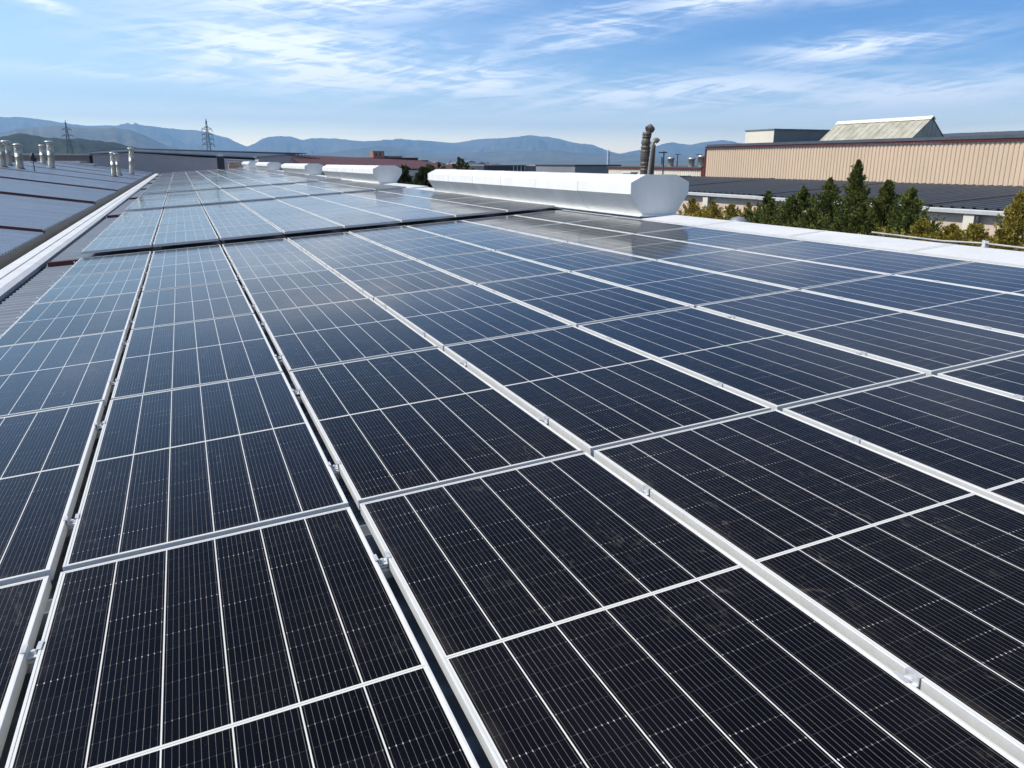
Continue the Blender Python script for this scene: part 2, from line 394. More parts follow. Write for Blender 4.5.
midp = [(-45, 1.2), (-25, 1.5), (-15, 1.4), (-9.76, 1.68), (-8.97, 1.87), (-8.16, 2.06), (-6.56, 2.15), (-4.93, 2.06), (-3.52, 2.09), (-2.67, 1.98), (-1.84, 1.69), (-1.28, 1.39), (-.72, 1.08), (.16, .83), (1.36, .59), (3.86, .27), (6, .0)]
ridge('middle_hills', 'darker blue rounded hill in front of the left mountains', midp, 6200, 1800, 1200, mt, 5, .26, 300, 40)
near = [(-45, 1.2), (-25, 1.7), (-15, 1.6), (-9.8, 1.45), (-8.75, 1.64), (-7.19, 1.49), (-6.12, 1.45), (-4.48, 1.29), (-3.36, 1.12), (-2.23, .88), (-1.37, .64), (-.5, .33), (1, .0)]
ridge('near_hill', 'dark green wooded hill behind the roof pipes', near, 1900, 700, 500, mn, 12, .22, 300, 40)


def haze():
    m = bpy.data.materials.new('haze_air'); m.use_nodes = True
    g = NT(m.node_tree); g.n.clear()
    out = g.node('ShaderNodeOutputMaterial'); v = g.node('ShaderNodeVolumePrincipled')
    v.inputs['Color'].default_value = (.36, .64, 1., 1); v.inputs['Density'].default_value = HAZE
    v.inputs['Anisotropy'].default_value = .2
    g.l.new(v.outputs[0], out.inputs['Volume'])
    try: m.cycles.homogeneous_volume = True
    except Exception: pass
    s = MB(); s.box(-14300, 14300, -14300, 14300, -3, 720)
    o = s.build('haze', m); tag(o, 'thin blue haze of the open air', 'haze', kind='stuff')
    o.display_type = 'WIRE'
HAZE = 1.05e-4
haze()

# ------------------------------------------------------------------ the panel plane of the factory roof
AL = R(3.7749); HP = 1.52358; ca, sa = math.cos(AL), math.sin(AL)
def PL(x, y, d=0.):
    """point on the panel plane: x up the slope, y along the gutter, d above the glass"""
    z = -HP + d
    return (ca * x - sa * z, y, sa * x + ca * z + ZC)

X0, PITCH, LP = -1.907, 1.1995, 2.485
RISE = .045
BAYS = [(.761, 6, 0.)] + [(16. + 12.8 * k, 5 if k < 6 else 3, .055 * k + .085) for k in range(7)]
ROOF_END = 111.


def factory():
    root = empty('factory_building', (0, 0, 0)); tag(root, 'factory whose pale corrugated roof carries the blocks of solar panels', 'factory')
    fn = lambda x, y, z: PL(x, y, z)
    edges = [-7.0] + [16. + 12.8 * k - .16 for k in range(7)] + [ROOF_END]
    for k in range(8):
        y0, y1 = edges[k], edges[k + 1]; dz = RISE * k - .15
        s = MB(); n = int((y1 - y0) / .25); p = (y1 - y0) / n
        prof = []
        for i in range(n):
            a = y0 + i * p
            prof += [(a, 0), (a + .15, 0), (a + .175, .035), (a + .225, .035)]
        prof.append((y1, 0))
        xa, xb = -2.50, 8.42
        v = [PL(xa, q, dz + h) for q, h in prof] + [PL(xb, q, dz + h) for q, h in prof]; m_ = len(prof)
        s.add(v, [(i, m_ + i, m_ + i + 1, i + 1) for i in range(m_ - 1)])
        s.build('roof_bay', M['galv'], root)
        if k:
            s = MB(); s.box(-2.46, 7.74, y0 - .025, y0 - .003, dz - RISE - .02, dz + .065, fn)
            s.box(-2.46, 7.74, y0 - .028, y0 + .10, dz + .066, dz + .071, fn)
            s.build('fascia', M['red'], root)
        # white flashing along the right edge
        s = MB(); top = RISE * k + .004
        s.prism([(7.745, top - .06), (7.745, top), (8.42, top + .012), (8.47, top + .004), (8.47, top - .35), (8.45, top - .35), (8.44, top - .02)], y0 + .004, y1 - .004, fn)
        s.build('flashing', M['white'], root)
        q = y0 + 1.3
        while q < y1 - .3 and k < 3:
            s = MB(); s.prism([(7.75, top + .0005), (7.75, top + .003), (8.42, top + .0152), (8.425, top + .0125)], q - .05, q + .05, fn)
            for xx in (7.83, 8.08, 8.34): s.lathe([(.0, .006), (.008, .005), (.010, 0)], PL(xx, q - .02, top + .012 * (xx - 7.745) / .675 + .003), 6)
            s.build('lap_joint', M['flashlap'], root); q += 2.05
    # gutter-side parapet: two white cappings with a dark joint
    up = lambda x, y, z: (x, y, z + .0035 * (y - 9))
    s = MB(); s.prism([(-2.725, 7.70), (-2.725, 7.845), (-2.57, 7.84), (-2.49, 7.80), (-2.485, 7.735), (-2.50, 7.70)], -7, ROOF_END, up)
    s.build('parapet_capping', M['white'], root)
    s = MB(); y = -7
    while y < ROOF_END:
        s.prism([(-2.94, 7.70), (-2.94, 7.852), (-2.752, 7.852), (-2.752, 7.70)], y, min(y + 4.2, ROOF_END) - .006, up); y += 4.2
    s.build('parapet_capping', M['white'], root)
    s = MB(); s.box(-2.98, -2.51, -7, ROOF_END - .02, 0, 7.69); s.box(8.30, 8.44, -7, ROOF_END - .02, 0, 8.30)
    s.box(-2.43, 8.29, ROOF_END - .2, ROOF_END - .03, 0, 7.75); s.box(-2.43, 8.29, -7, -6.85, 0, 7.6)
    s.build('wall', M['concrete'], root)
factory()


# ------------------------------------------------------------------ solar panels
def panel_parts():
    s = MB(); e = .0105; h = -.050
    # frame: outer wall, top lip, inner step
    for (x0, x1, y0, y1) in [(0, e, 0, PLN), (PW - e, PW, 0, PLN), (e, PW - e, 0, e), (e, PW - e, PLN - e, PLN)]:
        s.box(x0, x1, y0, y1, h, 0)
    fr = s.build('frame', M['alu'])
    bv = fr.modifiers.new('bevel', 'BEVEL'); bv.width = .0012; bv.segments = 1
    s = MB(); s.add([(e, e, -.002), (PW - e, e, -.002), (PW - e, PLN - e, -.002), (e, PLN - e, -.002)], [(0, 1, 2, 3)])
    s.add([(e, e, -.0075), (PW - e, e, -.0075), (PW - e, PLN - e, -.0075), (e, PLN - e, -.0075)], [(3, 2, 1, 0)])
    gl = s.build('glass', M['cells'])
    return fr, gl


def clamp_mesh():
    s = MB(); a, b = -.0245, .0245; g = .0435
    s.box(-g - .010, -g + .003, a, b, .0010, .0040)        # tabs over the two frames
    s.box(-.003, .010, a, b, .0010, .0040)
    s.box(-g + .003, -g + .006, a, b, -.026, .0040); s.box(-.006, -.003, a, b, -.026, .0040)
    s.box(-g + .006, -.006, a, b, -.026, -.023)
    s.lathe([(.0001, -.010), (.0075, -.010), (.0085, -.012), (.0085, -.023), (.004, -.023)], (-g / 2, 0, 0), 6, False)
    return s.build('clamp', M['zinc'])

frame0, glass0 = panel_parts(); clamp0 = clamp_mesh()
ORD = ['first', 'second', 'third', 'fourth', 'fifth', 'sixth', 'seventh', 'eighth']
BLOCK = ['nearest', 'second', 'third', 'fourth', 'fifth', 'sixth', 'seventh', 'farthest']
rnd = random.Random(4)
used = [False, False]
for bi, (yb, nr, dz) in enumerate(BAYS):
    tilt = (0., .001, .001, .003, .004, .0045, .0045, .0045)[bi]
    for r in range(nr):
        for c in range(8):
            t = empty('solar_panel', PL(X0 + c * PITCH + rnd.uniform(-.002, .002), yb + r * LP + rnd.uniform(-.002, .002), dz + tilt * r * LP + rnd.uniform(-.0015, .0015)),
                      (math.atan(tilt) + R(rnd.gauss(0, .05 + .03 * min(bi, 4))), -AL + R(rnd.gauss(0, .07)), R(rnd.gauss(0, .02))))
            lab = 'dark blue solar panel, %s column from the white gutter, %s row of the %s block' % (ORD[c], ORD[r], BLOCK[bi])
            tag(t, lab, 'solar panel', 'solar panels in blocks on the factory roof')
            if not used[0]:
                frame0.parent = t; glass0.parent = t; used[0] = True
            else:
                copy_to(frame0, t); copy_to(glass0, t)
            if bi < 2:
                for q in (.21, .79):
                    if not used[1]: k = clamp0; k.parent = t; used[1] = True
                    else: k = copy_to(clamp0, t)
                    k.location = (0, PLN * q + rnd.uniform(-.02, .02), 0); k.rotation_euler = (0, 0, R(rnd.gauss(0, 2.)))


def rails():
    s = MB(); L = PITCH * 8 + .12
    s.box(0, L, -.02, .02, -.034, -.003); s.box(.0, L, -.020, -.008, -.003, 0); s.box(0, L, .008, .020, -.003, 0)
    base = s.build('mounting_rail', M['alu'])
    first = True
    for bi in (0, 1):
        yb, nr, dz = BAYS[bi]
        for r in range(nr):
            for w, q in (('nearer', .21), ('farther', .79)):
                o = base if first else copy_to(base); first = False
                o.location = PL(X0 - .11, yb + r * LP + PLN * q, dz - .0515); o.rotation_euler = (0, -AL, 0)
                tag(o, '%s aluminium rail end under the %s row of the %s panel block' % (w, ORD[r], BLOCK[bi]), 'rail', 'mounting rails under the panels')
rails()


# ------------------------------------------------------------------ roof ridge ventilators
def ventilators():
    prof = [(-.36, .0), (-.36, .03), (-.62, .40), (-.62, .60), (-.33, .735), (.33, .735), (.62, .60), (.62, .40), (.36, .03), (.36, .0)]
    spots = [(12.55, 12.95, 'nearest and longest looking white roof ventilator beside the panels'),
             (33.6, 13.1, 'second white roof ventilator, with dark trees showing before it'),
             (53.6, 13.1, 'third white roof ventilator from the camera along the roof edge'),
             (77.5, 12.6, 'fourth white roof ventilator, small and far along the roof edge'),
             (99., 11.4, 'farthest white roof ventilator, near the end of the roof')]
    for i, (y, L, lab) in enumerate(spots):
        k = 0 if y < 16 else int((y - 16) / 12.8) + 1
        p = PL(8.15, y, RISE * k + .012)
        t = empty('roof_ventilator', p); tag(t, lab, 'ventilator', 'white ventilators along the roof edge')
        s = MB(); n = len(prof); npan = max(3, int(L / 2.15)); rr = random.Random(i)
        cuts = [L * j / npan for j in range(npan + 1)]
        for j in range(npan):
            a, b = cuts[j] + (.05 if j == 0 else .002), cuts[j + 1] - (.05 if j == npan - 1 else .002)
            o_ = [rr.uniform(-.004, .004) for _ in range(2)]
            pr2 = [(x + o_[0], z + o_[1]) for x, z in prof[1:-1]]
            s.prism(pr2, a, b)
        for j in range(1, npan):                      # lapped joints and rivets
            q = cuts[j]
            pr2 = [(x * 1.010, (z - .35) * 1.014 + .35) for x, z in prof[1:-1]]
            s.prism(pr2, q - .022, q + .022)
        s.build('hood', M['ventwhite'], t)
        s = MB()
        for q in np.arange(.4, L - .2, .43):
            s.lathe([(.0, .010), (.011, .008), (.014, 0)], (-.30, q, .733), 6)
        s.build('rivets', M['zinc'], t)
        for yy, sg in ((0, 1), (L, -1)):
            s = MB(); pe = [(x * 1.02, (z - .35) * 1.03 + .355) for x, z in prof]
            s.prism(pe, yy if sg > 0 else yy - .05, yy + .05 if sg > 0 else yy)
            s.build('end_cap', M['ventwhite'], t)
        s = MB(); s.prism([(-.44, -.005), (-.44, .012), (-.365, .03), (.365, .03), (.44, .012), (.44, -.005)], -.05, L + .05)
        s.build('base_flashing', M['white'], t)
ventilators()


# conduit along the roof edge and its stand
def conduit():
    t = empty('roof_conduit', PL(8.6, 6.2, .0)); tag(t, 'thin pale conduit pipe running along the outer edge of the white flashing', 'conduit')
    s = MB(); pts = []
    for i in range(20):
        y = -8.5 + i * .54
        pts.append((.02 * math.sin(i * 1.3), y, .02 + .012 * math.sin(i * 2.1)))
    s.tube(pts, .014, 8); s.build('pipe', M['pipe'], t)
    for y in (.1, -4.0):
        s = MB(); s.box(-.25, .03, y - .02, y + .02, -.012, -.006); s.box(-.03, -.022, y - .02, y + .02, -.006, .07); s.box(.028, .036, y - .02, y + .02, -.02, .06)
        s.build('bracket', M['zinc'], t)
conduit()


# ------------------------------------------------------------------ neighbour building on the left
def left_building():
    root = empty('warehouse', (-10, 40, 0)); tag(root, 'neighbouring warehouse with stepped blue-grey sheet roof left of the gutter', 'warehouse')
    O = Vector((-10, 40, 0)); sl = .14; X1, XR = -3.28, -13.0
    ed = [2., 22.3, 35.5, 48., 61., 74., 87., 100., 106., 112.]
    zz = [7.90, 7.966, 8.059, 8.127, 8.157, 8.188, 8.22, 8.25, 8.28]
    def L(x, y, z): return (x - O.x, y - O.y, z)
    for k in range(len(zz)):
        y0, y1, ze = ed[k], ed[k + 1], zz[k]
        s = MB(); n = int((y1 - y0) / .26); p = (y1 - y0) / n; prof = []
        for i in range(n):
            a = y0 + i * p; prof += [(a, 0), (a + .16, 0), (a + .185, .03), (a + .235, .03)]
        prof.append((y1, 0)); m_ = len(prof)
        v = [L(X1, q, ze + h) for q, h in prof] + [L(XR, q, ze + h + sl * (X1 - XR)) for q, h in prof] + [L(2 * XR - X1, q, ze + h) for q, h in prof]
        s.add(v, [(i + j * m_, i + 1 + j * m_, m_ + i + 1 + j * m_, m_ + i + j * m_) for j in (0, 1) for i in range(m_ - 1)])
        s.build('roof_bay', M['leftroof'], root)
        if k:
            s = MB(); h = .125 if k == 1 else .085
            pf = [(X1 - .01, ze - h), (XR, ze - h + sl * (X1 - XR)), (XR, ze + .034 + sl * (X1 - XR)), (X1 - .01, ze + .034)]
            s.prism(pf, y0 - .03, y0 - .004, lambda x, y, z: L(x, y, z)); s.build('fascia', M['red'] if k < 3 else M['maroon'], root)
        s = MB()       # box gutter along the eave
        s.prism([(X1 - .02, ze - .36), (X1 - .02, ze - .02), (X1 + .015, ze - .02), (X1 + .02, ze + .006), (X1 + .035, ze + .006), (X1 + .035, ze - .36)], y0 + .01, y1 - .01, lambda x, y, z: L(x, y, z))
        s.build('gutter', M['gutter'], root)
    s = MB(); s.box(2 * XR - X1 + .05, X1 - .05, 2., 111.9, 0, 7.8, lambda x, y, z: L(x, y, z)); s.build('wall', M['brownwall'], root)
    s = MB(); s.box(X1 + .04, -3.005, 2., 111.8, 7.45, 7.50, lambda x, y, z: L(x, y, z + .0032 * y)); s.build('valley_gutter', M['gutter'], root)
left_building()


def roof_pipes():
    data = [(-9.03, 51.6, 9.30, 10.70, .19, 'short pale flue pipe at the far left edge of the left roof'),
            (-9.47, 55.9, 9.36, 10.84, .20, 'tall pale flue pipe with wide hat behind the leftmost flue'),
            (-8.35, 52.4, 9.20, 10.60, .20, 'front flue pipe of the left group, plain cap, nearest the camera'),
            (-9.80, 71.7, 9.36, 10.90, .21, 'flue pipe standing just left of the tallest capped flue'),
            (-8.05, 62.2, 9.15, 10.98, .21, 'tallest flue pipe with broad flat hat on the left roof'),
            (-4.18, 60.3, 8.62, 10.25, .17, 'left flue of the close pair by the gutter'),
            (-4.12, 64.7, 8.62, 10.24, .17, 'right flue of the close pair by the gutter'),
            (-3.75, 73.5, 8.58, 10.75, .20, 'single pale flue pipe standing nearest the gutter')]
    K = 1.233
    data = [(x * K, y * K, ZC - K * (ZC - a) - .03, ZC - K * (ZC - b), r * K, l) for x, y, a, b, r, l in data]
    for i, (x, y, z0, z1, r, lab) in enumerate(data):
        t = empty('flue_pipe', (x, y, z0), (R([1, -2, 0, 1, 0, 1.5, -2, 1][i]), R([4, 3, 3, 4, 4, 4, -1, 6][i]), 0))
        tag(t, lab, 'flue pipe', 'flue pipes on the left roof'); h = z1 - z0
        s = MB(); s.lathe([(r, -.15), (r, h * .5), (r * 1.05, h * .5), (r * 1.05, h * .52), (r, h * .52), (r, h - .22), (r * 1.06, h - .22), (r * 1.06, h - .18)], n=18); s.build('pipe', M['pipe'], t)
        s = MB(); w = r * (1.7 if i in (1, 4, 7) else 1.3)
        s.lathe([(.001, h + .04), (w * .5, h + .01), (w, h - .06), (w, h - .085), (.001, h - .07)], n=18)
        for a in (0, 2.1, 4.2): s.tube([(r * math.cos(a), r * math.sin(a), h - .25), (r * 1.05 * math.cos(a), r * 1.05 * math.sin(a), h - .06)], .012, 5)
        s.build('cap', M['pipe'], t)
        s = MB(); s.lathe([(r * 1.9, -.06), (r * 1.8, .03), (r * 1.05, .16)], n=18); s.build('flashing_collar', M['gutter'], t)
    t = empty('roof_cowl', (-9., 61.7, 8.93)); tag(t, 'small black bent cowl on a thin pole between the flue pipes', 'cowl')
    s = MB(); s.tube([(0, 0, -.1), (0, 0, .88)], .03, 8); s.build('pole', M['black'], t)
    s = MB(); s.tube([(0, 0, .75), (-.03, 0, .95), (.02, 0, 1.12), (.06, 0, 1.28)], [.17, .19, .13, .05], 10); s.tube([(0, 0, .86), (.22, 0, .80)], [.13, .15], 10)
    s.build('hood', M['black'], t)
    t = empty('chimney', PL(4.75, 106.5, RISE * 7 - .15)); tag(t, 'square black chimney with pale cap at the far end of the panel roof', 'chimney')
    s = MB(); s.box(-.42, .42, -.42, .42, -.1, 1.72); s.box(-.45, .45, -.45, .45, 0, .12); s.build('shaft', M['black'], t)
    s = MB(); s.box(-.30, .30, -.30, .30, 1.72, 1.86); s.prism([(-.5, 1.90), (-.5, 1.86), (.5, 1.86), (.5, 1.90), (0, 2.0)], -.5, .5); s.build('cap', M['white'], t)
    t = empty('roof_vent', PL(6.3, 108., RISE * 7 - .15)); tag(t, 'rust stained little vent hood at the far end of the panel roof', 'vent')
    s = MB(); s.prism([(-.6, 0), (-.6, .55), (-.2, .95), (.5, .95), (.7, .6), (.7, 0)], -.5, .5); s.build('hood', M['rust'], t)
    s = MB(); s.box(-.65, .75, -.55, .55, .952, 1.03); s.build('cap', M['white'], t)
roof_pipes()


# ------------------------------------------------------------------ factory on the right
def ribbed_wall(s, x, y0, y1, z0, z1, pitch=.30, depth=.045):
    n = int((y1 - y0) / pitch); p = (y1 - y0) / n; prof = []
    for i in range(n):
        a = y0 + i * p; prof += [(a, 0), (a + p * .55, 0), (a + p * .65, depth), (a + p * .9, depth)]
    prof.append((y1, 0)); m_ = len(prof)
    v = [(x + h, q, z0) for q, h in prof] + [(x + h, q, z1) for q, h in prof]
    s.add(v, [(i, m_ + i, m_ + i + 1, i + 1) for i in range(m_ - 1)])


def right_factory():
    root = empty('tall_factory', (39, 20, 0)); tag(root, 'tall beige ribbed factory with dark red roof trim on the right', 'factory')
    f = lambda x, y, z: (x - 39, y - 20, z)
    class MBo(MB):
        def add(s, vs, fs, smooth=False): MB.add(s, [f(*v) for v in vs], fs, smooth)
    s = MBo(); ribbed_wall(s, 39., -30, 53.1, 7.2, 10.63, .27)
    s.box(39.06, 95, 53.0, 53.1, 0, 10.6); s.box(39.05, 39.10, -30, 53, 0, 10.55); s.box(39.06, 95, -30, -29.9, 0, 10.6); s.box(94.9, 95, -29.9, 53, 0, 10.6)
    s.build('wall', M['beige'], root)
    s = MBo(); s.box(38.90, 39.04, -30.1, 53.2, 10.635, 10.76); s.box(38.94, 39.02, 53.105, 53.25, 8.3, 10.60)
    s.build('trim', M['maroon'], root)
    s = MBo(); s.prism([(38.86, 10.77), (38.86, 10.80), (67, 12.2), (95.2, 10.8), (95.2, 10.77), (67, 12.1)], -30.1, 53.2)
    s.box(39.05, 39.2, -30.1, 53.2, 10.76, 10.95)
    s.build('roof', M['darkroof'], root)
    # glazed sawtooth ridge on the roof
    t = empty('roof_skylight', (44.6, 37.6, 10.95)); tag(t, 'weathered gabled skylight of ribbed sheet standing on the tall factory roof', 'skylight')
    s = MB(); L = 8.0
    n = 14; prof = []
    for i in range(n):
        a = i * L / n; prof += [(a, 0), (a + .38, 0), (a + .42, .05), (a + .52, .05)]
    prof.append((L, 0)); m_ = len(prof)
    v = [(-1.35, q, .05 + h) for q, h in prof] + [(.35, q, 1.42 + h) for q, h in prof] + [(1.75, q, .1 + h) for q, h in prof]
    s.add(v, [(i + j * m_, m_ + i + j * m_, m_ + i + 1 + j * m_, i + 1 + j * m_) for j in (0, 1) for i in range(m_ - 1)])
    s.build('sheeting', M['skylight'], t)
    for yy in (.06, L - .1):
        s = MB(); s.prism([(-1.30, 0.02), (.35, 1.36), (1.70, .06)], yy, yy + .04); s.build('gable', M['skylight'], t)
    for q in (-.95, -.55, -.15, .25, .65, 1.05):
        s = MB(); s.box(q, q + .03, .03, .058, .05, 1.32 - abs(q - .35) * .80); s.build('glazing_bar', M['paleeave'], t)
    s = MB(); s.prism([(.10, 1.30), (.35, 1.52), (.60, 1.30), (.56, 1.28), (.35, 1.46), (.14, 1.28)], -.05, L + .05); s.build('ridge_cap', M['cream'], t)
    # white penthouse box: shaded faces painted grey, sunlit side painted cream
    t = empty('roof_penthouse', (41.2, 48., 10.9)); tag(t, 'white flat roofed box, shaded faces painted grey, on the far end of the tall factory', 'penthouse')
    s = MB(); s.box(0.02, 6.5, 0.0, 3.2, 0, 1.02); s.build('wall', M['greyclad'], t)
    s = MB(); s.box(-.02, 0.018, -.02, 3.22, 0, 1.0); s.build('sunlit_face', M['cream'], t)
    s = MB(); s.box(-.08, 6.6, -.08, 3.3, 1.021, 1.10); s.build('roof', M['greyclad'], t)
    t = empty('roof_block', (60, 40, 10.9)); tag(t, 'long dark grey block low on the tall factory roof behind the skylight', 'roof block')
    s = MB(); s.box(0, 6, -50, 9, 0, .80); s.build('wall', M['greyclad'], t)
    s = MB(); s.box(-.15, 6.15, -50.1, 9.1, .802, .92); s.build('roof', M['darkroof'], t)
right_factory()


def low_building():
    root = empty('low_factory', (29.3, 30, 0)); tag(root, 'low cream building with stepped dark sheet roof behind the conifers', 'factory')
    f = lambda x, y, z: (x - 29.3, y - 30, z)
    class MBo(MB):
        def add(s, vs, fs, smooth=False): MB.add(s, [f(*v) for v in vs], fs, smooth)
    ed = [-20, 3., 13.5, 24., 34.6, 45., 55., 64.]; sl = .060
    for k in range(7):
        y0, y1 = ed[k], ed[k + 1]; s = MBo(); n = int((y1 - y0) / .5); p = (y1 - y0) / n; prof = []
        zt = 7.80 + .02 * (k - 2)
        for i in range(n):
            a = y0 + i * p; prof += [(a, 0), (a + .3, 0), (a + .34, .06), (a + .46, .06)]
        prof.append((y1, 0)); m_ = len(prof); xb = 38.97
        v = [(29.2, q, zt + h) for q, h in prof] + [(xb, q, zt + h + sl * (xb - 29.2)) for q, h in prof]
        s.add(v, [(i, m_ + i, m_ + i + 1, i + 1) for i in range(m_ - 1)])
        s.build('roof_bay', M['darkroof'], root)
        s = MBo(); s.prism([(29.21, zt - .05), (xb, zt - .05 + sl * (xb - 29.2)), (xb, zt + .07 + sl * (xb - 29.2)), (29.21, zt + .07)], y0 - .05, y0 + .25)
        s.build('step_trim', M['black'], root)
        s = MBo(); s.prism([(29.18, zt - .19), (29.18, zt - .02), (29.02, zt - .02), (28.99, zt - .05), (28.99, zt - .19)], y0 + .005, y1 - .005)
        s.build('gutter', M['paleeave'], root)
    s = MBo(); s.box(29.3, 38.95, -20, 64, 0, 7.62); s.build('wall', M['render'], root)
    for y in (15.5, 21.6, 31.7, 39.0, 46.5):
        s = MBo(); s.tube([(29.1, y, 7.6), (29.1, y, 7.35), (29.2, y, 7.1), (29.2, y, .1)], .07, 8); s.build('downpipe', M['gutter'], root)
        s = MBo(); s.box(29.06, 29.29, y + .15, y + .62, 0, 7.58); s.build('pilaster', M['cream'], root)
low_building()


def small_beige():
    root = empty('beige_shed', (41, 56.3, 0)); tag(root, 'small beige ribbed shed with red trim beyond the tall factory', 'shed')
    s = MB(); ribbed_wall(s, 0, 0, 16, 7.0, 8.95, .32); s.box(.06, 12, 0, 16, 0, 8.94); s.build('wall', M['cream'], root)
    s = MB(); s.box(-.1, -.005, -.1, 16.1, 8.955, 9.12); s.box(-.1, .05, -.9, -.005, 7.4, 9.12); s.build('trim', M['maroon'], root)
    s = MB(); s.box(-.11, 12, -.1, 16.1, 9.122, 9.2); s.build('roof', M['darkroof'], root)
    for (y, h, lab) in [(1.0, .95, 'right and tallest of the little metal vents on the beige shed'), (2.4, .75, 'middle stubby metal vent on the beige shed roof'), (5.6, .8, 'left lone metal vent on the beige shed roof')]:
        t = empty('shed_vent', (41.6, 56.3 + y, 9.2)); tag(t, lab, 'vent', 'metal vents on the beige shed')
        s = MB(); s.lathe([(.26, 0), (.26, h * .8), (.33, h * .8), (.33, h), (.001, h + .05)], n=14); s.build('pipe', M['pipe'], t)
        s = MB(); s.tube([(.45, -.35, -.05), (.45, -.35, h + .25)], .05, 6); s.box(.2, .75, -.39, -.31, h + .25, h + .31); s.build('flue', M['gutter'], t)
small_beige()


def ducts():
    rng = random.Random(5)
    t = empty('exhaust_duct', (34.5, 55, 8.05)); tag(t, 'fat crumpled metal exhaust duct with bent top behind the near ventilator', 'duct')
    s = MB(); pts = []; rad = []
    for i in range(40):
        q = i / 39
        pts.append((.03 * math.sin(q * 9) + (.0 if q < .82 else (q - .82) * .4), 0, q * 3.85)); rad.append(.36 * (1 + .05 * math.sin(i * 2.2) + rng.uniform(-.06, .06)) * (1. if q < .72 else .78 + .25 * abs(math.sin((q - .72) * 22))))
    s.tube(pts, rad, 14, True, False); s.build('pipe', M['duct'], t)
    s = MB(); s.tube([(-.25, 0, 3.35), (-.05, 0, 3.5), (.25, 0, 3.62)], [.12, .34, .3], 10, True, False); s.tube([(.1, 0, 4.0), (.35, 0, 4.12), (.62, 0, 3.98)], [.30, .36, .22], 10, True, False); s.build('cowl', M['duct'], t)
    t = empty('bent_flue', (34.85, 54.6, 8.05)); tag(t, 'slim shiny flue with round elbow at its top beside the fat duct', 'flue')
    s = MB(); s.tube([(-.25, 0, 0), (-.12, 0, 1.6), (-.02, 0, 2.6), (.08, 0, 3.05), (.22, 0, 3.22), (.40, 0, 3.24), (.52, 0, 3.14)], [.14, .14, .145, .16, .18, .20, .21], 14); s.build('pipe', M['gutterpale'], t)
    s = MB(); s.tube([(.20, .25, 0), (.25, .25, 2.9)], .20, 12); s.build('riser', M['duct'], t)
    t = empty('antenna_pole', (36.25, 55, 8.1)); tag(t, 'thin dark pole with a crossbar right of the bent flue', 'pole')
    s = MB(); s.tube([(0, 0, 0), (0, 0, 2.35)], .06, 6); s.build('pole', M['steel'], t)
    s = MB(); s.box(-.45, .3, -.04, .04, 2.2, 2.3); s.box(-.2, -.12, -.04, .04, 1.3, 1.9); s.build('crossbar', M['steel'], t)
    t = empty('duct_plinth', (34.6, 54.9, 8.0)); tag(t, 'rusty brown plinth under the exhaust ducts', 'plinth')
    s = MB(); s.box(-1.8, -1.2, -.6, .6, 0, .75); s.box(-.6, 2.2, -.6, .6, 0, .45); s.build('block', M['redroof'], t)
    s = MB(); s.box(-1.85, -1.15, -.65, .65, .752, .86); s.build('cap', M['cream'], t)
ducts()


# ------------------------------------------------------------------ buildings beyond the far roof end
def block(name, label, cat, x0, x1, y0, y1, z, wall, roof, parts=None, over=.3, group=None):
    t = empty(name, ((x0 + x1) / 2, y0, 0)); tag(t, label, cat, group); cx = (x0 + x1) / 2
    s = MB(); s.box(x0 - cx, x1 - cx, 0, y1 - y0, 0, z - .25); s.build('wall', M[wall], t)
    s = MB(); s.box(x0 - cx - over, x1 - cx + over, -over, y1 - y0 + over, z - .248, z); s.build('roof', M[roof], t)
    for nm, (a, b, c, d), mt_ in (parts or []):
        s = MB(); s.box(a - cx, b - cx, -.08, -.003, c, d); s.build(nm, M[mt_], t)
    return t


